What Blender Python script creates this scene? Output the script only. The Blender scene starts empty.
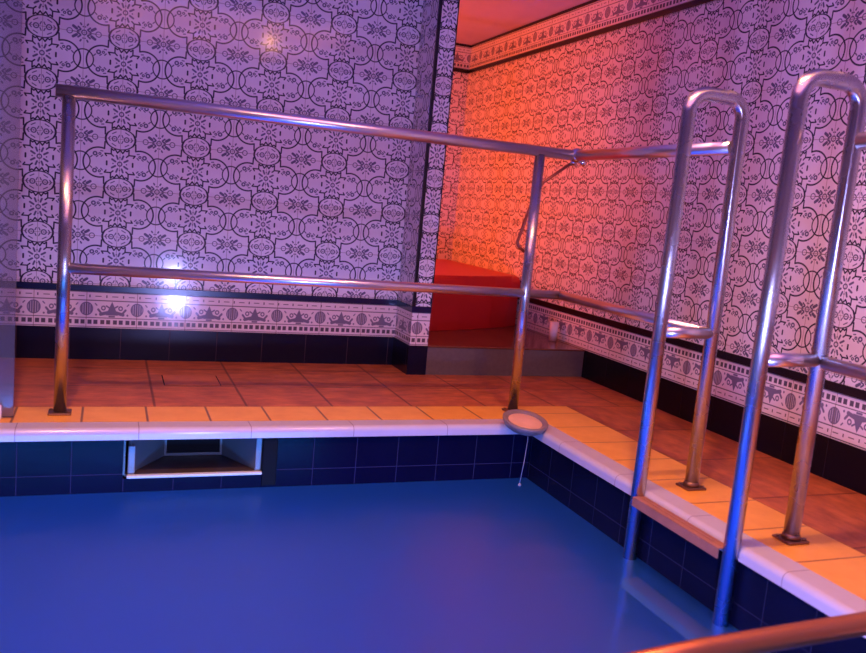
import bpy, bmesh, math, random
from mathutils import Vector, Matrix
random.seed(4)
D = bpy.data; S = bpy.context.scene; COL = S.collection
PI = math.pi
def lin(r, g, b):
    f = lambda c: (c/255/12.92) if c/255 <= .04045 else ((c/255+.055)/1.055)**2.4
    return (f(r), f(g), f(b), 1)

# ------------------------------------------------------------ node expression helper
class E:
    def __init__(s, nt, v): s.nt, s.v = nt, v
    def _m(s, op, *o, clamp=False):
        n = s.nt.nodes.new('ShaderNodeMath'); n.operation = op; n.use_clamp = clamp
        for i, x in enumerate((s,)+o):
            x = x.v if isinstance(x, E) else x
            if isinstance(x, (int, float)): n.inputs[i].default_value = x
            else: s.nt.links.new(x, n.inputs[i])
        return E(s.nt, n.outputs[0])
    def __add__(s, o): return s._m('ADD', o)
    def __sub__(s, o): return s._m('SUBTRACT', o)
    def __mul__(s, o): return s._m('MULTIPLY', o)
    def __truediv__(s, o): return s._m('DIVIDE', o)
    def rsub(s, c): return E(s.nt, c)._m('SUBTRACT', s)
    def abs(s): return s._m('ABSOLUTE')
    def mn(s, o): return s._m('MINIMUM', o)
    def mx(s, o): return s._m('MAXIMUM', o)
    def sqrt(s): return s._m('SQRT')
    def fold(s, p): return (s._m('PINGPONG', p/2)) if False else ((s+p/2+1000*p)._m('MODULO', p) - p/2).abs()
    def mask(s, soft): return (s*(-1/soft)+.5)._m('ADD', 0.0, clamp=True)   # 1 where the distance is negative

def dist(a, b, x, y): return ((a-x)*(a-x)+(b-y)*(b-y)).sqrt()
def seg(a, b, x1, y1, x2, y2):
    L = math.hypot(x2-x1, y2-y1); ux, uy = (x2-x1)/L, (y2-y1)/L
    t = ((a-x1)*ux+(b-y1)*uy).mx(0.0).mn(L)
    return dist(a-t*ux, b-t*uy, x1, y1)
def allmin(l):
    r = l[0]
    for x in l[1:]: r = r.mn(x)
    return r

def mat(name):
    m = D.materials.new(name); m.use_nodes = True; nt = m.node_tree
    return m, nt, nt.nodes['Principled BSDF']
def simple(name, col, rough=.5, metal=0, spec=.5, noise=None, bump=0):
    m, nt, b = mat(name)
    b.inputs['Base Color'].default_value = col; b.inputs['Roughness'].default_value = rough
    b.inputs['Metallic'].default_value = metal; b.inputs['Specular IOR Level'].default_value = spec
    if noise:
        sc, amt = noise
        g = nt.nodes.new('ShaderNodeNewGeometry'); n = nt.nodes.new('ShaderNodeTexNoise'); n.inputs['Scale'].default_value = sc; n.inputs['Detail'].default_value = 5
        nt.links.new(g.outputs['Position'], n.inputs['Vector'])
        mx = nt.nodes.new('ShaderNodeMix'); mx.data_type = 'RGBA'
        mx.inputs[6].default_value = tuple(c*(1-amt) for c in col[:3])+(1,); mx.inputs[7].default_value = tuple(min(1, c*(1+amt)) for c in col[:3])+(1,)
        nt.links.new(n.outputs['Fac'], mx.inputs[0]); nt.links.new(mx.outputs[2], b.inputs['Base Color'])
        if bump:
            bp = nt.nodes.new('ShaderNodeBump'); bp.inputs['Strength'].default_value = bump; bp.inputs['Distance'].default_value = .002
            nt.links.new(n.outputs['Fac'], bp.inputs['Height']); nt.links.new(bp.outputs[0], b.inputs['Normal'])
    return m
def pos(nt):
    g = nt.nodes.new('ShaderNodeNewGeometry'); s = nt.nodes.new('ShaderNodeSeparateXYZ'); nt.links.new(g.outputs['Position'], s.inputs[0])
    return [E(nt, s.outputs[i]) for i in range(3)]
def mix(nt, fac, c1, c2):
    n = nt.nodes.new('ShaderNodeMix'); n.data_type = 'RGBA'
    nt.links.new(fac.v, n.inputs[0])
    for i, c in ((6, c1), (7, c2)):
        if isinstance(c, tuple): n.inputs[i].default_value = c
        else: nt.links.new(c, n.inputs[i])
    return n.outputs[2]
def bump(nt, h, b, strength=.5, d=.001):
    n = nt.nodes.new('ShaderNodeBump'); n.inputs['Strength'].default_value = strength; n.inputs['Distance'].default_value = d
    nt.links.new(h.v if isinstance(h, E) else h, n.inputs['Height']); nt.links.new(n.outputs[0], b.inputs['Normal'])
def noise(nt, scale, detail=4, vec=None, rough=.5):
    n = nt.nodes.new('ShaderNodeTexNoise'); n.inputs['Scale'].default_value = scale; n.inputs['Detail'].default_value = detail; n.inputs['Roughness'].default_value = rough
    if vec is None:
        g = nt.nodes.new('ShaderNodeNewGeometry'); vec = g.outputs['Position']
    nt.links.new(vec, n.inputs['Vector']); return E(nt, n.outputs['Fac'])

INK = (.008, .008, .035, 1); INK2 = (.028, .026, .10, 1); GLAZE = (.82, .77, .82, 1); GROUT = (.16, .09, .07, 1)
def tile_mat(name, axis, u0, pu, v0, pv):
    """majolica wall tile: 2x1 tiles make one motif; (u0,v0) is a star centre"""
    m, nt, b = mat(name); p = pos(nt); u = p[axis]
    a = ((u-u0)*(300/pu)).fold(300); c = ((p[2]-v0)*(200/pv)).fold(200)
    bold = []
    bold.append(((dist(a, c, 79, 0)-60).abs()-2.6).mx(a.rsub(63)))
    bold.append((dist(a, c, 150, 0)-37).abs()-2.0)
    bold.append(seg(a, c, 60, 57, 59, 84)-2.6)
    bold.append(seg(a, c, 60, 57, 66, 58)-2.2)
    el = ((a/57)*(a/57)+((c-100)/42)*((c-100)/42)).sqrt()
    bold.append((((el-1).abs()*46-1.9)).mn(((el-1).abs()*46-2.8).mx(a.rsub(48))))
    bold.append(seg(a, c, 50, -7, 50, 7)-3.0)
    for s in ((34, 38, 34, 60), (34, 38, 58, 38), (58, 38, 52, 29), (34, 60, 26, 53), (26, 53, 18, 58), (2, 54, 10, 44), (10, 44, 18, 56), (34, 38, 25, 30)):
        bold.append(seg(a, c, *s)-2.3)
    B = allmin(bold)
    fine = [(dist(a, c, 0, 0)-8).abs()-2.4, seg(a, c, 17, 9, 30, 17)-3.8, seg(a, c, 8, 20, 13, 33)-3.6, dist(a, c, 0, 26)-3, dist(a, c, 26, 0)-3,
            (dist(a, c, 95, 34)-6.5).abs()-3.0, (dist(a, c, 77, 35)-4).abs()-2.2, seg(a, c, 84, 26, 90, 21)-2.2, seg(a, c, 66, 30, 72, 24)-2.4, seg(a, c, 106, 24, 112, 18)-2.4, seg(a, c, 66, 46, 74, 47)-2.2,
            (dist(a, c, 23, 100)-9).abs()-2.4, dist(a, c, 23, 100)-2.6, seg(a, c, 18, 72, 32, 80)-2.0, seg(a, c, 40, 92, 46, 100)-2.2, seg(a, c, 5, 84, 9, 93)-2.2,
            (dist(a, c, 150, 100)-9).abs()-2.2, (dist(a, c, 97, 100)-10).abs()-1.8, seg(a, c, 110, 80, 122, 88)-5.4, seg(a, c, 126, 96, 136, 91)-3.2, seg(a, c, 128, 80, 137, 88)-3.2,
            seg(a, c, 136, 66, 139, 71)-3.2, dist(a, c, 146, 78)-2.8, seg(a, c, 108, 100, 132, 100)-1.6]
    F = allmin(fine)
    g = allmin([a.rsub(150), a.abs(), c.rsub(100)])-.9
    thin = allmin([a.rsub(150), c.rsub(100)])   # kept light
    n = noise(nt, 7, 3)
    base = mix(nt, n, tuple(x*.9 for x in GLAZE[:3])+(1,), tuple(x*1.08 for x in GLAZE[:3])+(1,))
    c1 = mix(nt, F.mask(1.6)*.88, base, INK2)
    c2 = mix(nt, (B-.5).mask(1.6)*.97, c1, INK)
    gm = g.mask(1.0)
    c3 = mix(nt, gm*.8, c2, GROUT)
    nt.links.new(c3, b.inputs['Base Color']); b.inputs['Roughness'].default_value = .11
    b.inputs['Specular IOR Level'].default_value = .45
    wob = noise(nt, 9, 2)
    bump(nt, gm*-1+wob*.8+n*.3, b, .35, .0016)
    return m
def band_mat(name, axis, u0, pu, z0, z1):
    """border tile: discs at the joints, tree motifs between, a row of small squares along edge z0"""
    m, nt, b = mat(name); p = pos(nt)
    uu = (p[axis]-u0)*(200/pu); a = uu.fold(200); v = (p[2]-z0)*(140/(z1-z0))
    q = ((uu-25).fold(50)-11.5).abs()
    dark = [(q-8).mx((v-22).abs()-8.2)]
    for vv, w in ((4, 1.2), (38, 1.4), (104, 1.8), (136, 1.8)): dark.append((v-vv).abs()-w)
    dark.append(((uu-12).fold(66)-2.5).mx((v-120).abs()-5)); dark.append(((uu-45).fold(66)-12).mx((v-120).abs()-1.5))
    Dk = allmin(dark)
    disc = dist(a, v, 0, 72)
    stripe = uu.fold(9)-3.7
    f = [(disc-26).mx(stripe.mn((disc-21.5)*-1)), 
         (v-98).mx((a.rsub(100)+(v-98)*.46)).mx((v-50)*-1)-1.5,
         seg(a, v, 96, 62, 56, 52)-6.5, seg(a, v, 60, 54, 46, 70)-4.2, (dist(a, v, 66, 76)-7).abs()-2.6, seg(a, v, 78, 84, 88, 78)-3, dist(a, v, 38, 50)-4, seg(a, v, 34, 92, 40, 86)-2.4, seg(a, v, 90, 44, 100, 44)-3.2]
    F = allmin(f)
    gr = (a.rsub(0).abs()-1.0)
    n = noise(nt, 9, 2)
    c0 = mix(nt, F.mask(2)*.85, GLAZE, (.085, .08, .19, 1)); c1 = mix(nt, Dk.mask(2)*.9, c0, (.02, .02, .06, 1))
    gm = (a-1.1).mask(1); c2 = mix(nt, gm*.85, c1, GROUT)
    nt.links.new(c2, b.inputs['Base Color']); b.inputs['Roughness'].default_value = .12
    bump(nt, gm*-1+n*.9, b, .4, .0016)
    return m
def grid_mat(name, axis, u0, pu, v_axis, v0, pv, col, grout, gw=.0016, rough=.15, var=.0, nsc=6, bmp=.4, uoff=None, stripe=None, spec=.5, col2=None, gmix=.9):
    m, nt, b = mat(name); p = pos(nt)
    U = (p[axis]-u0)
    du = U.fold(pu)
    d = du
    if pv:
        V = (p[v_axis]-v0); d = du.mn(V.fold(pv))
    gm = (d-gw).mask(gw*.8)
    if var:
        vec = None
        if stripe:
            g = nt.nodes.new('ShaderNodeNewGeometry'); mp = nt.nodes.new('ShaderNodeMapping'); mp.inputs['Scale'].default_value = stripe
            nt.links.new(g.outputs['Position'], mp.inputs[0]); vec = mp.outputs[0]
        n = noise(nt, nsc, 6, vec, .65)
        k = ((n-.5)*2.2+.5)._m('ADD', 0.0, clamp=True)
        base = mix(nt, k, tuple(x*(1-var) for x in col[:3])+(1,), col2 or tuple(min(1, x*(1+var)) for x in col[:3])+(1,))
    else: base = col; n = noise(nt, nsc, 2)
    nt.links.new(mix(nt, gm*gmix, base, grout), b.inputs['Base Color']); b.inputs['Roughness'].default_value = rough; b.inputs['Specular IOR Level'].default_value = spec
    bump(nt, gm*-1.0+n*.6, b, bmp, .002)
    return m

# ------------------------------------------------------------ geometry helpers
def box(bm, x0, x1, y0, y1, z0, z1, mi=0, bev=0):
    vs = [bm.verts.new((x, y, z)) for x in (x0, x1) for y in (y0, y1) for z in (z0, z1)]
    fs = []
    for f in ((0, 1, 3, 2), (4, 6, 7, 5), (0, 4, 5, 1), (2, 3, 7, 6), (0, 2, 6, 4), (1, 5, 7, 3)):
        fc = bm.faces.new([vs[i] for i in f]); fc.material_index = mi; fs.append(fc)
    if bev:
        es = list({e for f in fs for e in f.edges})
        bmesh.ops.bevel(bm, geom=es, offset=bev, segments=2, profile=.5, affect='EDGES')
    return fs
def prism(bm, poly, z0, z1, mi=0, bev=0):
    lo = [bm.verts.new((x, y, z0)) for x, y in poly]; hi = [bm.verts.new((x, y, z1)) for x, y in poly]
    n = len(poly); fs = [bm.faces.new(hi), bm.faces.new(lo[::-1])]
    for i in range(n): fs.append(bm.faces.new((lo[i], lo[(i+1) % n], hi[(i+1) % n], hi[i])))
    for f in fs: f.material_index = mi
    if bev:
        es = [e for e in fs[0].edges]
        bmesh.ops.bevel(bm, geom=es, offset=bev, segments=4, profile=.5, affect='EDGES')
def smooth_path(pts, r=.0, seg=8):
    """round the corners of a polyline with radius r"""
    pts = [Vector(p) for p in pts]; out = [pts[0]]
    for i in range(1, len(pts)-1):
        A, B, C = pts[i-1], pts[i], pts[i+1]; u = (A-B).normalized(); w = (C-B).normalized()
        ang = u.angle(w); t = min(r/math.tan(ang/2), .49*(A-B).length, .49*(C-B).length)
        rr = t*math.tan(ang/2); bis = (u+w).normalized(); cen = B+bis*(rr/math.sin(ang/2))
        p0 = B+u*t; p1 = B+w*t; a = (p0-cen); c = (p1-cen); om = a.angle(c)
        for k in range(seg+1):
            s = k/seg; out.append(cen+(a*math.sin((1-s)*om)+c*math.sin(s*om))/math.sin(om))
    out.append(pts[-1]); return out
def tube(bm, pts, r, n=20, caps=True, mi=0):
    pts = [Vector(p) for p in pts]; rings = []
    prev = None
    for i, p in enumerate(pts):
        d = (pts[min(i+1, len(pts)-1)]-pts[max(i-1, 0)]).normalized()
        if prev is None:
            up = Vector((0, 0, 1)) if abs(d.z) < .9 else Vector((1, 0, 0)); x = d.cross(up).normalized()
        else: x = (prev-d*prev.dot(d)).normalized()
        prev = x; y = d.cross(x)
        rr = r[i] if isinstance(r, (list, tuple)) else r
        rings.append([bm.verts.new(p+(x*math.cos(2*PI*k/n)+y*math.sin(2*PI*k/n))*rr) for k in range(n)])
    for a, b in zip(rings, rings[1:]):
        for k in range(n):
            f = bm.faces.new((a[k], a[(k+1) % n], b[(k+1) % n], b[k])); f.smooth = True; f.material_index = mi
    if caps: bm.faces.new(rings[0][::-1]).material_index = mi; bm.faces.new(rings[-1]).material_index = mi
def lathe(bm, prof, n=48, mi=0):
    rings = []
    for r, z in prof:
        if r < 1e-6: rings.append([bm.verts.new((0, 0, z))])
        else: rings.append([bm.verts.new((r*math.cos(2*PI*k/n), r*math.sin(2*PI*k/n), z)) for k in range(n)])
    for a, b in zip(rings, rings[1:]):
        for k in range(n):
            j = (k+1) % n
            if len(a) == 1 and len(b) == 1: continue
            v = (a[0], b[j], b[k]) if len(a) == 1 else (a[k], a[j], b[0]) if len(b) == 1 else (a[k], a[j], b[j], b[k])
            f = bm.faces.new(v); f.smooth = True; f.material_index = mi
def obj(name, bm, mats, parent=None, loc=None):
    bmesh.ops.recalc_face_normals(bm, faces=bm.faces)
    me = D.meshes.new(name); bm.to_mesh(me); bm.free()
    for m in (mats if isinstance(mats, (list, tuple)) else [mats]): me.materials.append(m)
    o = D.objects.new(name, me); COL.objects.link(o)
    if loc is not None:
        me.transform(Matrix.Translation(-Vector(loc))); o.location = loc
    if parent:
        o.parent = parent
        w = Vector((0, 0, 0)); q = parent
        while q: w += q.location; q = q.parent
        if loc is None: me.transform(Matrix.Translation(-w))
        else: o.location = Vector(loc)-w
    return o
def struct(name, bm, mats):
    o = obj(name, bm, mats); o['kind'] = 'structure'; return o
def tag(o, label, cat, group=None):
    o['label'] = label; o['category'] = cat
    if group: o['group'] = group
    return o
def thing(name, label, cat, loc, group=None):
    o = D.objects.new(name, None); o.empty_display_size = .1; COL.objects.link(o); o.location = loc
    return tag(o, label, cat, group)
def B(): return bmesh.new()

# ------------------------------------------------------------ dimensions
RX = .663          # right wall
YB = 1.0           # back wall
AY = 2.616         # alcove back wall
YF = .782          # pillar face / step riser
X0, Y0 = -3.6, -3.4   # far left, wall behind
CZ = 1.86
WZ = -.207         # water level
PX0, PY0 = -2.7, -2.45

# ------------------------------------------------------------ materials
M_back = tile_mat('majolica tile back', 0, -.92, .30, 1.02, .20)
M_right = tile_mat('majolica tile right', 1, .0+.2815/2, .2815, .724-.095, .19)
M_pil = tile_mat('majolica tile pillar', 0, -.214, .30, .99, .20)
M_side = tile_mat('majolica tile pillar side', 1, YB, .30, 1.02, .20)
M_alc = tile_mat('majolica tile alcove', 0, RX, .2815, .724-.095, .19)
LZ0, LZ1, LZ2 = .135, .29, .315
M_bb = band_mat('border tile back', 0, -1.628, .199, LZ0, LZ1)
M_bs = band_mat('border tile side', 1, YB, .199, LZ0, LZ1)
M_br = band_mat('border tile right', 1, -.365, .188, LZ1, LZ0)
M_cr = band_mat('ceiling border right', 1, 0, .188, 1.70, 1.845)
M_ca = band_mat('ceiling border alcove', 0, RX, .19, 1.70, 1.845)
M_skb = grid_mat('dark skirting tile', 0, -1.49, .199, 2, 0, 0, (.005, .006, .026, 1), (.10, .07, .10, 1), .0012, .22, gmix=.7, spec=.2)
M_sks = grid_mat('dark skirting tile side', 1, YB, .199, 2, 0, 0, (.005, .006, .026, 1), (.10, .07, .10, 1), .0012, .22, gmix=.7, spec=.2)
M_skr = grid_mat('dark skirting tile right', 1, -.365, .188, 2, 0, 0, (.004, .004, .012, 1), (.03, .025, .04, 1), .0012, .25, gmix=.6, spec=.2)
M_trim = simple('navy trim tile', (.006, .007, .05, 1), .2, noise=(20, .3))
M_black = simple('black trim tile', (.006, .005, .012, 1), .25, noise=(20, .3))
M_poolx = grid_mat('pool wall tile back', 0, -1.784, .150, 2, -.148, .15, (.003, .003, .022, 1), (.05, .05, .13, 1), .0011, .18, .15, gmix=.55, spec=.04)
M_pooly = grid_mat('pool wall tile right', 1, -.23, .150, 2, -.148, .15, (.004, .005, .022, 1), (.05, .05, .11, 1), .0011, .18, .15, gmix=.45, spec=.15)
M_poolf = grid_mat('pool floor tile', 0, 0, .15, 1, 0, .15, (.01, .06, .40, 1), (.1, .2, .5, 1), .002, .3, .15)
TERRA = dict(rough=.42, var=.38, nsc=9, bmp=.5, spec=.35)
M_floor = grid_mat('terracotta floor tile', 0, -1.385, .313, 1, .195, .313, (.42, .10, .038, 1), (.10, .028, .02, 1), .0045, stripe=(1, 2.2, 1), gmix=.75, col2=(.70, .205, .07, 1), **TERRA)
M_floor2 = grid_mat('terracotta floor tile right side', 0, .232, .46, 1, .195, .36, (.42, .10, .038, 1), (.10, .028, .02, 1), .0045, stripe=(2.2, 1, 1), gmix=.6, col2=(.66, .19, .06, 1), **TERRA)
M_or = grid_mat('orange edge tile', 0, -1.415, .1965, 1, 0, 0, (.88, .40, .05, 1), (.14, .06, .03, 1), .0035, .35, .12, 12, .4, col2=(.92, .46, .08, 1))
M_or2 = grid_mat('orange edge tile right', 1, -.31, .1965, 0, 0, 0, (.88, .40, .05, 1), (.30, .11, .04, 1), .003, .35, .12, 12, .4, col2=(.92, .46, .08, 1))
M_copx = grid_mat('glazed coping tile', 0, -1.444, .345, 1, 0, 0, (.50, .49, .60, 1), (.25, .2, .25, 1), .0012, .18, .05, 8, .3)
M_copy = grid_mat('glazed coping tile right', 1, -.99, .345, 1, 0, 0, (.50, .49, .60, 1), (.25, .2, .25, 1), .0012, .18, .05, 8, .3)
M_ceil = simple('painted ceiling', (.60, .50, .75, 1), .7, noise=(6, .12), bump=.3)
M_plain = simple('plain wall plaster', (.35, .3, .36, 1), .6, noise=(4, .1))
M_step = simple('grey step riser', (.14, .12, .12, 1), .35, noise=(60, .25))
M_steptop = grid_mat('polished terracotta step', 0, -.6, .313, 1, YF, .313, (.16, .055, .03, 1), (.05, .02, .015, 1), .003, .16, .3, 8, .3)
M_red = simple('red vinyl', (.62, .012, .012, 1), .38, noise=(5, .06))
M_redd = simple('red painted bench base', (.50, .012, .010, 1), .5, noise=(5, .08))
def steel(name, col=(.50, .49, .52, 1), rough=.2, vertical=False):
    m, nt, b = mat(name); b.inputs['Metallic'].default_value = 1; b.inputs['Base Color'].default_value = col
    r = noise(nt, 14, 2)*.05+(rough-.025)
    nt.links.new(r.v, b.inputs['Roughness'])
    if vertical:      # turned tube: fine polishing lines run round it, so highlights stretch along its length
        b.inputs['Anisotropic'].default_value = .88
        t = nt.nodes.new('ShaderNodeTangent'); t.direction_type = 'RADIAL'; t.axis = 'Z'; nt.links.new(t.outputs[0], b.inputs['Tangent'])
    return m
M_steel_v = steel('turned stainless steel post', (.48, .44, .46, 1), .27, True)
M_steel = steel('brushed stainless steel', (.80,.76,.78,1), rough=.30)
M_chrome = steel('polished chrome', (.7, .7, .72, 1), .1)
M_bronze = steel('weathered base plate', (.30, .17, .12, 1), .45)
M_tread = simple('worn ladder tread', (.34, .15, .10, 1), .42, noise=(30, .3), spec=.6)
M_shadow_rod = steel('red lit shadow rod', (.40, .16, .12, 1), .35)  # colour of the red-lit rail shadow put on a solid tube
M_disc = simple('stone dish glaze', (.75, .45, .30, 1), .3, noise=(25, .25), bump=.3)
M_discrim = simple('dish rim', (.22, .17, .17, 1), .4, noise=(25, .3))
M_string = simple('pale nylon cord', (.35, .33, .4, 1), .6, noise=(100, .2))
M_white = simple('white plastic', (.8, .78, .78, 1), .35, noise=(20, .05))
M_ramp = simple('skimmer ramp', (.05, .035, .03, 1), .35, noise=(20, .2))
M_lip = simple('skimmer lip', (.6, .75, .75, 1), .2, noise=(20, .1))
M_sk = simple('skimmer liner', (.09, .12, .14, 1), .3, noise=(20, .15))
M_sklight = simple('skimmer pale edge', (.16, .20, .24, 1), .25, noise=(20, .1))
M_skdark = simple('skimmer throat', (.004, .006, .010, 1), .6, spec=.1, noise=(20, .1))
# glass
M_glass, nt, b = mat('tinted screen glass')
b.inputs['Base Color'].default_value = (.62, .64, .72, 1); b.inputs['Roughness'].default_value = .22
b.inputs['Transmission Weight'].default_value = .0
nt.nodes.remove(b)
gl = nt.nodes.new('ShaderNodeBsdfGlossy'); gl.inputs['Roughness'].default_value = .12
tr = nt.nodes.new('ShaderNodeBsdfTransparent'); tr.inputs[0].default_value = (.72, .72, .80, 1)
df = nt.nodes.new('ShaderNodeBsdfDiffuse'); df.inputs[0].default_value = (.40, .40, .52, 1)
m1 = nt.nodes.new('ShaderNodeMixShader'); m1.inputs[0].default_value = .13; nt.links.new(tr.outputs[0], m1.inputs[1]); nt.links.new(df.outputs[0], m1.inputs[2])
fr = nt.nodes.new('ShaderNodeFresnel'); fr.inputs[0].default_value = 1.45
m2 = nt.nodes.new('ShaderNodeMixShader'); nt.links.new(fr.outputs[0], m2.inputs[0]); nt.links.new(m1.outputs[0], m2.inputs[1]); nt.links.new(gl.outputs[0], m2.inputs[2])
nt.links.new(m2.outputs[0], nt.nodes['Material Output'].inputs[0])
# water: cloudy blue water, half see-through, half scattering, with a rippled reflecting surface
M_water, nt, b = mat('cloudy blue pool water'); nt.nodes.remove(b)
WD = (.002, .21, .46, 1)
df = nt.nodes.new('ShaderNodeBsdfDiffuse'); df.inputs[0].default_value = WD
tl = nt.nodes.new('ShaderNodeBsdfTranslucent'); tl.inputs[0].default_value = (.012, .30, .78, 1)
tr = nt.nodes.new('ShaderNodeBsdfTransparent'); tr.inputs[0].default_value = (.6, .78, 1, 1)
gl = nt.nodes.new('ShaderNodeBsdfGlossy'); gl.inputs['Roughness'].default_value = .33
ma = nt.nodes.new('ShaderNodeMixShader'); ma.inputs[0].default_value = .5; nt.links.new(df.outputs[0], ma.inputs[1]); nt.links.new(tl.outputs[0], ma.inputs[2])
mb_ = nt.nodes.new('ShaderNodeMixShader'); mb_.inputs[0].default_value = .66; nt.links.new(ma.outputs[0], mb_.inputs[1]); nt.links.new(tr.outputs[0], mb_.inputs[2])
fr = nt.nodes.new('ShaderNodeFresnel'); fr.inputs[0].default_value = 1.33
mc = nt.nodes.new('ShaderNodeMixShader'); nt.links.new(fr.outputs[0], mc.inputs[0]); nt.links.new(mb_.outputs[0], mc.inputs[1]); nt.links.new(gl.outputs[0], mc.inputs[2])
frm = E(nt, fr.outputs[0])*.17; nt.links.new(frm.v, mc.inputs[0]); nt.links.new(mc.outputs[0], nt.nodes['Material Output'].inputs[0])
w1 = noise(nt, 5, 3); bp_ = nt.nodes.new('ShaderNodeBump'); bp_.inputs['Strength'].default_value = .5; bp_.inputs['Distance'].default_value = .02
nt.links.new(w1.v, bp_.inputs['Height']); nt.links.new(bp_.outputs[0], gl.inputs['Normal']); nt.links.new(bp_.outputs[0], fr.inputs['Normal'])

# ------------------------------------------------------------ the setting
T = .004
PR = -.065   # pool wall face (Y and X)
# back wall: wall body, border band, field
bm = B()
PI0, PE = -.263, -.176
for z0, z1, mi, off in ((0, LZ0, 1, 0), (LZ0, LZ1, 1, 0), (LZ1, CZ, 0, 0)):
    box(bm, X0, PI0, YB-off, YB+.15, z0, z1, mi)
struct('wall_back', bm, [M_back, M_bb])
bm = B(); box(bm, X0, PI0, YB-.006, YB, 0, LZ0, 0); struct('baseboard_back', bm, M_skb)
bm = B(); box(bm, X0, PI0+.0, YB-.007, YB, LZ1-.002, LZ2, 0, .002); struct('trim_1', bm, M_trim)
# pillar at the wall's end
bm = B()
def colfaces(z0, z1, fr_, sd):
    fs = box(bm, PI0, PE, YF, YB+.15, z0, z1, fr_)
    for f in fs:
        c = f.calc_center_median()
        if abs(c.x-PI0) < 1e-4 or abs(c.x-PE) < 1e-4: f.material_index = sd
colfaces(0, LZ1, 2, 3); colfaces(LZ1, CZ, 0, 1)
struct('wall_pillar', bm, [M_pil, M_side, M_bb, M_bs])
bm = B(); box(bm, PI0-.006, PI0, YF-.006, YB-.006, 0, LZ0); struct('baseboard_pillar_side', bm, M_sks)
bm = B(); box(bm, PI0, PE, YF-.006, YF, 0, LZ0); struct('baseboard_pillar', bm, M_skb)
bm = B(); box(bm, PI0-.007, PI0, YF-.007, YB-.007, LZ1-.002, LZ2); box(bm, PI0, PE, YF-.007, YF, LZ1-.002, LZ2); struct('trim_2', bm, M_trim)
bm = B(); box(bm, PI0-.005, PI0+.009, YF-.008, YF+.004, LZ2, CZ); struct('trim_3', bm, M_black)
bm = B(); box(bm, PE-.002, PE+.002, YF-.003, YF+.002, LZ2, CZ); struct('trim_4', bm, M_black)
# right wall
bm = B()
box(bm, RX, RX+.12, Y0, AY, 0, LZ1, 1); box(bm, RX, RX+.12, Y0, AY, LZ1, 1.70, 0); box(bm, RX, RX+.12, Y0, AY, 1.70, CZ, 2)
struct('wall_right', bm, [M_right, M_br, M_cr])
bm = B(); box(bm, RX-.006, RX, Y0, YF, 0, LZ0); struct('baseboard_right', bm, M_skr)
bm = B(); box(bm, RX-.007, RX, Y0, AY, LZ1-.002, LZ2+.003, 0, .002); struct('trim_5', bm, M_black)
bm = B(); box(bm, RX-.010, RX, Y0, AY, 1.676, 1.70, 0, .003); struct('trim_6', bm, M_black)
bm = B(); box(bm, RX-.010, RX, Y0, AY, 1.845, CZ, 0, .003); struct('trim_7', bm, M_black)
# alcove back wall
bm = B(); box(bm, -1.3, RX, AY, AY+.1, 0, 1.70, 0); box(bm, -1.3, RX, AY, AY+.1, 1.70, CZ, 1)
struct('wall_alcove', bm, [M_alc, M_ca])
bm = B(); box(bm, -1.3, RX-.01, AY-.010, AY, 1.676, 1.70); struct('trim_8', bm, M_black)
bm = B(); box(bm, -1.3, RX-.01, AY-.010, AY, 1.845, CZ); struct('trim_9', bm, M_black)
bm = B(); box(bm, -1.4, -1.3, YB+.15, AY+.1, 0, CZ); struct('wall_alcove_left', bm, M_plain)
# far left and behind
bm = B(); box(bm, X0-.1, X0, Y0, YB+.15, -.4, CZ); struct('wall_left', bm, M_plain)
bm = B(); box(bm, X0-.1, RX+.12, Y0-.1, Y0, -.4, CZ); struct('wall_front', bm, M_plain)
bm = B(); box(bm, X0-.1, RX+.12, Y0-.1, AY+.1, CZ, CZ+.1); struct('ceiling', bm, M_ceil)
# floor (deck around the pool)
bm = B()
box(bm, X0, .232, .195, YB, -.036, 0, 0)                       # behind the pool
box(bm, PI0, RX, .195, AY, -.0365, -.0005, 0)
box(bm, .232, RX, Y0, .195, -.036, 0, 1)                       # right side
box(bm, .0, .232, Y0, PY0, -.036, 0, 1)
box(bm, X0, 0, Y0, PY0-.08, -.036, 0, 0)
box(bm, X0, PX0-.08, PY0-.08, .0, -.036, 0, 0)
struct('floor', bm, [M_floor, M_floor2])
bm = B()
box(bm, X0, .0, .0, .195, -.036, 0.0008, 0); box(bm, .0, .232, PY0, .195, -.036, .0008, 1)
struct('floor_edge_tiles', bm, [M_or, M_or2])
# coping with a rounded nose: profile swept along both sides
def nose(sgn=1):
    pr = [(0, .002), (-.062, .002)]
    for k in range(1, 9):
        a = PI/2+k*PI/2/8; pr.append((-.062+.018*math.cos(a), .002-.018+.018*math.sin(a)))
    pr += [(-.080, -.034), (-.062, -.037), (0, -.037)]
    return pr
pr = nose(); bm = B()
def sweep(bm, ringA, ringB, mi):
    a = [bm.verts.new(p) for p in ringA]; c = [bm.verts.new(p) for p in ringB]; n = len(a)
    for k in range(n):
        f = bm.faces.new((a[k], a[(k+1) % n], c[(k+1) % n], c[k])); f.material_index = mi; f.smooth = False
    bm.faces.new(a[::-1]); bm.faces.new(c)
sweep(bm, [(PX0, d, z) for d, z in pr], [(d, d, z) for d, z in pr], 0)
sweep(bm, [(d, d, z) for d, z in pr], [(d, PY0, z) for d, z in pr], 1)
sweep(bm, [(PX0-d-.08, 0, z) for d, z in pr], [(PX0-d-.08, PY0, z) for d, z in pr], 1)
sweep(bm, [(PX0-.08, PY0-d-.08, z) for d, z in pr], [(0, PY0-d-.08, z) for d, z in pr], 0)
struct('trim_10', bm, [M_copx, M_copy])
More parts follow.
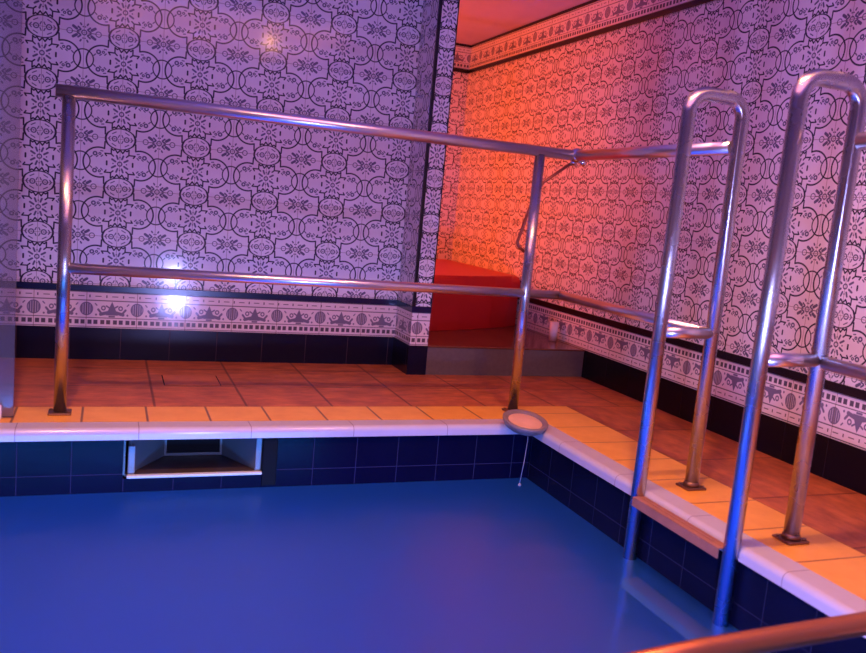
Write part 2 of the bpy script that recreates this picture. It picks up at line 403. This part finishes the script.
# pool shell
SX0, SX1 = -1.486, -1.010
SZL = -.156      # lip of skimmer
bm = B()
PB = -1.25
box(bm, PX0-.08, SX0, PR, 0, PB, -.037, 0); box(bm, SX1, .0, PR, 0, PB, -.037, 0)
box(bm, SX0, SX1, PR, 0, PB, SZL-.008, 0)
struct('wall_pool_back', bm, M_poolx)
bm = B(); box(bm, PR, 0, PY0, PR, PB, -.037); struct('wall_pool_right', bm, M_pooly)
bm = B(); box(bm, PX0-.08, PX0, PY0, PR, PB, -.037); struct('wall_pool_left', bm, M_pooly)
bm = B(); box(bm, PX0-.08, 0, PY0-.08, PY0, PB, -.037); struct('wall_pool_front', bm, M_poolx)
bm = B(); box(bm, PX0-.08, 0, PY0-.08, 0, PB-.1, PB); struct('floor_pool', bm, M_poolf)
# water
bm = B()
NX, NY = 40, 30
for_w = [[bm.verts.new((PX0+.001+(PR-.001-PX0)*i/NX, PY0+.001+(PR-.002-PY0)*j/NY, WZ+.0012*math.sin(i*.9+j*.5)*math.cos(j*.8-i*.2) if 0 < i < NX and 0 < j < NY else WZ)) for j in range(NY+1)] for i in range(NX+1)]
for i in range(NX):
    for j in range(NY):
        f = bm.faces.new((for_w[i][j], for_w[i+1][j], for_w[i+1][j+1], for_w[i][j+1])); f.smooth = True
o = obj('pool_water', bm, M_water); tag(o, 'still cloudy blue water filling the tiled pool', 'water'); o['kind'] = 'stuff'

# ------------------------------------------------------------ skimmer
sk = thing('pool_skimmer', 'rectangular skimmer opening with pale lip in the dark pool wall', 'pool skimmer', ((SX0+SX1)/2, PR, SZL))
Yk = .125; th = .006; zt = -.0375
xa, xb = SX0+.022, SX1-.062
bm = B()
box(bm, SX0, SX0+th, PR+.012, Yk+.03, SZL, zt); box(bm, SX1-th, SX1, PR+.012, Yk+.03, SZL, zt)
box(bm, SX0+th, SX1-th, Yk+.022, Yk+.03, SZL, zt)
for xo, xi in ((xa, -1.352), (xb, -1.162)):     # side cheeks narrowing to the throat
    s_ = -.006 if xo < xi else .006
    lo = [(xo, PR+.02), (xi, Yk), (xi+s_, Yk+.012), (xo+s_, PR+.03)]
    prism(bm, lo if s_ > 0 else lo, SZL+.003, zt)
box(bm, -1.352, -1.345, Yk, Yk+.01, SZL+.003, zt); box(bm, -1.169, -1.162, Yk, Yk+.01, SZL+.003, zt); box(bm, -1.345, -1.169, Yk, Yk+.01, SZL+.003, -.143)
obj('housing', bm, M_sk, sk)
bm = B(); prism(bm, [(SX0+th, PR+.013), (SX1-th, PR+.013), (SX1-th, Yk+.02), (SX0+th, Yk+.02)], SZL-.004, SZL+.002); obj('ramp', bm, M_ramp, sk)
bm = B(); box(bm, -1.345, -1.169, Yk+.008, Yk+.014, -.143, zt); obj('throat', bm, M_skdark, sk)
bm = B(); box(bm, SX0+.012, SX1, PR-.004, PR+.016, SZL-.007, SZL+.002, 0, .002); obj('lip', bm, M_lip, sk)['label'] = 'bright pale lip'
bm = B(); box(bm, SX0+.014, SX0+.036, PR+.014, PR+.02, SZL+.002, -.062, 0, .003); obj('face_plate', bm, M_sklight, sk)
bm = B(); box(bm, SX1-.066, SX1-.046, PR+.014, PR+.02, SZL+.002, -.042, 0, .003); obj('face_plate', bm, M_sklight, sk)
bm = B(); box(bm, SX1-.045, SX1+.003, PR-.006, PR+.012, SZL-.045, zt-.001, 0, .003); obj('side_post', bm, M_skdark, sk)['label'] = 'black upright at the right end'

# ------------------------------------------------------------ step and bench
st = thing('platform_step', 'low platform with grey riser and polished brown top in the alcove', 'step', (.24, YF, 0))
bm = B(); box(bm, PE+.001, RX-.001, YF, YF+.02, 0, .128); obj('riser', bm, M_step, st)
bm = B(); box(bm, PE+.001, RX-.001, YF-.004, YB+.155, .128, .136, 0, .002); box(bm, -1.29, RX-.001, YB+.155, AY-.001, .128, .136)
box(bm, PE+.002, RX-.002, YF+.02, YB+.15, 0, .128); box(bm, -1.29, RX-.002, YB+.155, AY-.002, 0, .128)
obj('platform_top', bm, M_steptop, st)
poly = [(-.95, 1.17), (-.30, 1.165), (0, 1.205), (.22, 1.29), (.42, 1.38), (.56, 1.46), (.648, 1.52), (.658, 1.56), (.658, AY-.02), (-.95, AY-.02)]
be = thing('alcove_bench', 'built-in red bench with flat padded top tucked in the orange alcove', 'bench', (-.1, 1.9, .137))
def inset(poly, d):
    cx = sum(p[0] for p in poly)/len(poly); cy = sum(p[1] for p in poly)/len(poly)
    return [(cx+(x-cx)*(1-d), cy+(y-cy)*(1-d)) for x, y in poly]
bm = B(); prism(bm, inset(poly, .012), .137, .35); obj('bench_base', bm, M_redd, be)
bm = B(); prism(bm, poly, .35, .425, 0, .045); o = obj('seat_cushion', bm, M_red, be)
cup = thing('plastic_cup', 'small pale cup standing on the alcove step against the patterned wall', 'cup', (.615, 1.03, .137))
bm = B(); lathe(bm, [(0, 0), (.020, 0), (.024, .10), (.0225, .10), (.0185, .004), (0, .004)], 24)
o = obj('cup_body', bm, simple('pale translucent plastic', (.85, .72, .70, 1), .3, noise=(20, .05)), cup, ); 
o.data.transform(Matrix.Translation((.615, 1.03, .137)))

# ------------------------------------------------------------ steel rails
YR, HT, HL, XR = .112, 1.005, .468, .097
R = .0200
def plate(parent, x, y, z=.001):
    bm = B(); box(bm, x-.034, x+.034, y-.030, y+.030, z, z+.007, 0, .002)
    p = obj('base_plate', bm, M_bronze, parent)
    for sx in (-1, 1):
        bm = B(); tube(bm, [(x+sx*.027, y-.018*sx, z+.007), (x+sx*.027, y-.018*sx, z+.011)], .005, 6); obj('bolt', bm, M_bronze, p)
    return p
def collar(parent, x, y, z=.009):
    bm = B(); tube(bm, [(x, y, z), (x, y, z+.012)], [R+.004, R+.001], 20); obj('weld_collar', bm, M_bronze, parent)
gr = thing('guard_railing', 'two-bar steel guard railing behind the pool, turning the corner to the ladder', 'railing', (-.8, YR, .001))
bm = B(); tube(bm, [(-1.715, YR, HT), (XR+.004, YR, HT)], R, 24)
obj('top_rail', bm, M_steel, gr)
bm = B(); tube(bm, [(-1.67, YR, HL), (XR, YR, HL)], .017, 24); obj('lower_rail', bm, M_steel, gr)
bm = B(); tube(bm, [(XR, YR-.008, HT), (XR, -.757, HT)], R, 24); obj('side_top_rail', bm, M_steel, gr)
bm = B(); tube(bm, [(XR, YR-.006, HL), (XR, -.757, HL)], .017, 24); obj('side_lower_rail', bm, M_steel, gr)
for x in (-1.678, -.058):
    bm = B(); tube(bm, [(x, YR, .009), (x, YR, HT-.012)], .0195, 24); obj('post', bm, M_steel_v, gr)
    plate(gr, x, YR)
bm = B(); bmesh.ops.create_uvsphere(bm, u_segments=20, v_segments=12, radius=.028, matrix=Matrix.Translation((XR, YR-.004, HT+.001)))
for f in bm.faces: f.smooth = True
tube(bm, [(XR+.012, YR-.012, HT-.012), (XR+.03, YR-.02, HT-.035)], [.012, .009], 12)
obj('corner_joint', bm, M_chrome, gr)['label'] = 'shiny chrome corner joint'
bm = B(); bmesh.ops.create_uvsphere(bm, u_segments=16, v_segments=10, radius=.019, matrix=Matrix.Translation((XR, YR-.003, HL)))
for f in bm.faces: f.smooth = True
obj('corner_joint', bm, M_chrome, gr)

g2 = thing('guard_railing', 'two-bar steel guard railing leaving the ladder at the right edge', 'railing', (XR, -2.2, .001))
for h, r_ in ((HT, R), (HL, .017)):
    bm = B(); tube(bm, [(XR, -1.196, h), (XR, -2.95, h)], r_, 24); obj('top_rail' if h == HT else 'lower_rail', bm, M_steel, g2)
bm = B(); tube(bm, [(XR, -2.95, .009), (XR, -2.95, HT)], R, 24); obj('post', bm, M_steel_v, g2); plate(g2, XR, -2.95)

# ladder
XP = -.092; UT = 1.135
ld = thing('pool_ladder', 'steel pool ladder with two looped handrails and flat treads into the water', 'pool ladder', (XR, -.97, .001))
for y in (-.778, -1.175):
    lean = .0
    pts = smooth_path([(XP, y, -.95), (XP+.006, y, UT), (XR, y, UT), (XR, y, .009)], .055, 10)
    bm = B(); tube(bm, pts, R, 24); hr = obj('handrail', bm, M_steel_v, ld)
    bm = B(); tube(bm, [(XP+.012, y, HL+.001), (XR-.01, y, HL+.002)], .017, 20); obj('crossbar', bm, M_steel, hr)
    collar(ld, XR, y); plate(ld, XR, y)
for z in (-.012, -.262, -.51, -.75):
    bm = B()
    box(bm, XP-.026, XP+.060, -1.160, -.793, z-.004, z, 0, .0015)
    box(bm, XP-.026, XP-.022, -1.160, -.793, z-.028, z-.001, 0, .001)
    box(bm, XP+.056, XP+.060, -1.160, -.793, z-.028, z-.001, 0, .001)
    for k in range(5): box(bm, XP-.008+k*.012, XP-.005+k*.012, -1.15, -.80, z, z+.0012)
    obj('tread', bm, M_tread if z > -.3 else M_tread, ld)

# foreground rail
YG = -1.70
fg = thing('foreground_handrail', 'out-of-focus steel handrail with warm light in its colour, crossing the bottom right corner', 'handrail', (-.3, YG, .001))
bm = B(); tube(bm, [(-1.1, YG, .040), (-.62, YG, .0745), (-.254, YG, .086), (-.0, YG, .096), (.16, YG, .10)], .020, 28)
obj('rail', bm, steel('warm lit steel rail', (.58, .21, .09, 1), .42), fg)  # plain steel; the warm lamp's orange is put into its colour

# rod and clamp stand in for the rail's red-lit shadow on the wall
rd = thing('shadow_rod', 'thin hooked red-brown rod standing in for a rail shadow behind the right post', 'rod', (.113, .2, .99))
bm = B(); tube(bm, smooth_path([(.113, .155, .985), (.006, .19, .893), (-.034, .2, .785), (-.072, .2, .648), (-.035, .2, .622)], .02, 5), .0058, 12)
obj('shadow_shaft', bm, M_shadow_rod, rd)
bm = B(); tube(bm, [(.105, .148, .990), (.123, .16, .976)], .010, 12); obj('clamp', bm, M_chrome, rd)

# dish with cord
dc = thing('round_dish', 'shallow round dish resting on the pool corner beside the railing post', 'dish', (-.112, -.070, .0035))
prof = [(0, 0), (.060, 0), (.074, .010), (.083, .026), (.084, .034), (.080, .037), (.072, .035), (.062, .028), (.045, .025), (0, .026)]
bm = B(); lathe(bm, prof[:8], 56); o = obj('dish_body', bm, M_discrim, dc); o.data.transform(Matrix.Translation(dc.location))
bm = B(); lathe(bm, [(.0625, .0285), (.058, .0305), (.045, .030), (.030, .033), (.012, .034), (0, .034)], 56)
o = obj('dish_centre', bm, M_disc, dc); o.data.transform(Matrix.Translation(dc.location)); o['label'] = 'warm pale centre'
dc.location = (-.124, -.112, -.002); dc.rotation_euler = (math.radians(12), math.radians(1), 0)
cd = thing('thermometer_cord', 'thin pale cord dangling from the dish down to the water', 'cord', (-.125, -.150, 0))
bm = B(); tube(bm, [(-.125, -.150, .006), (-.124, -.152, -.04), (-.128, -.150, -.12), (-.134, -.146, WZ+.008)], .0012, 8); obj('cord', bm, M_string, cd)
bm = B(); bmesh.ops.create_uvsphere(bm, u_segments=16, v_segments=10, radius=.006, matrix=Matrix.Translation((-.134, -.146, WZ+.003))); obj('float_bead', bm, M_string, cd)

# glass screen at the far left
gs = thing('glass_screen', 'clear grey glass screen standing at the left edge on the orange tiles', 'glass screen', (-2.3, .06, .001))
bm = B(); box(bm, -3.0, -1.806, .055, .065, .004, 1.855, 0, .0015); obj('glass_pane', bm, M_glass, gs)
bm = B(); box(bm, -1.90, -1.838, .035, .052, .001, .045, 0, .003); obj('clamp', bm, M_white, gs)['label'] = 'small white bracket'
bm = B(); box(bm, -2.90, -2.84, .035, .052, .001, .045, 0, .003); obj('clamp', bm, M_white, gs)

hc = thing('floor_hatch', 'flush terracotta cover plate in the deck behind the railing', 'floor hatch', (-1.23, .61, .001))
bm = B(); box(bm, -1.337, -1.123, .52, .70, .0002, .0008); obj('hatch_frame', bm, M_black, hc)
bm = B(); box(bm, -1.333, -1.127, .5215, .6985, .0008, .0016); obj('hatch_cover', bm, simple('terracotta hatch cover', (.56, .155, .055, 1), .42, noise=(14, .35)), hc)
# ------------------------------------------------------------ lights
def point(name, loc, col, power, r):
    l = D.lights.new(name, 'POINT'); l.color = col; l.energy = power; l.shadow_soft_size = r
    o = D.objects.new(name, l); COL.objects.link(o); o.location = loc; return o
def area(name, loc, rot, sx, sy, col, power, spread=PI):
    l = D.lights.new(name, 'AREA'); l.shape = 'RECTANGLE'; l.size = sx; l.size_y = sy; l.color = col; l.energy = power; l.spread = spread
    o = D.objects.new(name, l); COL.objects.link(o); o.location = loc; o.rotation_euler = rot; return o
VIO = (.34, .33, 1.0)
def spot(name, loc, col, power, r, ang=150, blend=1.0):
    l = D.lights.new(name, 'SPOT'); l.color = col; l.energy = power; l.shadow_soft_size = r; l.spot_size = math.radians(ang); l.spot_blend = blend
    o = D.objects.new(name, l); COL.objects.link(o); o.location = loc; return o
point('pool_lamp', (-1.02, -2.38, -.185), (.33, .35, 1.0), 72, .05)
point('deck_lamp', (-1.05, -2.42, .04), (.36, .42, 1.0), 36, .045)
WARM = (1.0, .44, .16)
spot('ceiling_downlight', (-1.75, -1.15, 1.80), WARM, 112, .04, 132, .7)
spot('ceiling_downlight', (-.36, -1.17, 1.80), WARM, 62, .025, 132, .7)
point('ceiling_bulb', (-.58, -1.17, 1.77), WARM, 2.5, .02)
spot('ceiling_downlight', (-2.0, -2.4, 1.80), WARM, 20, .03)
area('pink_fill', (-.9, -1.5, 1.85), (0, 0, 0), 1.6, 1.6, (1, .30, .34), 29)  # unseen pink fill added to lift the walls, no fitting there
area('alcove_lamp', (-1.28, 1.85, .95), (0, -PI/2, 0), .6, .6, (1.0, .13, .012), 36)
area('underwater_lamp', (-1.4, PY0+.02, -.85), (PI*.38, 0, 0), 2.2, .6, (.05, .34, 1), 190, 1.7)
area('underwater_lamp', (PX0+.02, -.9, -.85), (PI*.36, 0, -PI/2), 1.7, .6, (.05, .34, 1), 70, 1.6)
w = D.worlds.new('room'); S.world = w; w.use_nodes = True
w.node_tree.nodes['Background'].inputs[0].default_value = (.3, .25, .6, 1); w.node_tree.nodes['Background'].inputs[1].default_value = .0

# ------------------------------------------------------------ camera
yaw, pitch, roll, F = .379, -.139, .092, 830.686
f = Vector((math.sin(yaw)*math.cos(pitch), math.cos(yaw)*math.cos(pitch), math.sin(pitch)))
rt = Vector((math.cos(yaw), -math.sin(yaw), 0)); up = rt.cross(f)
c, s = math.cos(roll), math.sin(roll); rt, up = rt*c+up*s, up*c-rt*s
cam = D.cameras.new('camera'); co = D.objects.new('camera', cam); COL.objects.link(co)
mw = Matrix((rt, up, -f)).transposed().to_4x4(); mw.translation = Vector((-1.551, -2.716, .752)); co.matrix_world = mw
cam.sensor_fit = 'HORIZONTAL'; cam.sensor_width = 36; cam.lens = F/866*36; cam.clip_start = .02
cam.dof.use_dof = True; cam.dof.focus_distance = 3.3; cam.dof.aperture_fstop = 3.6
S.camera = co
S.view_settings.view_transform = 'Standard'; S.view_settings.look = 'None'; S.view_settings.gamma = 1; S.view_settings.exposure = -0.12
S.view_settings.use_curve_mapping = False
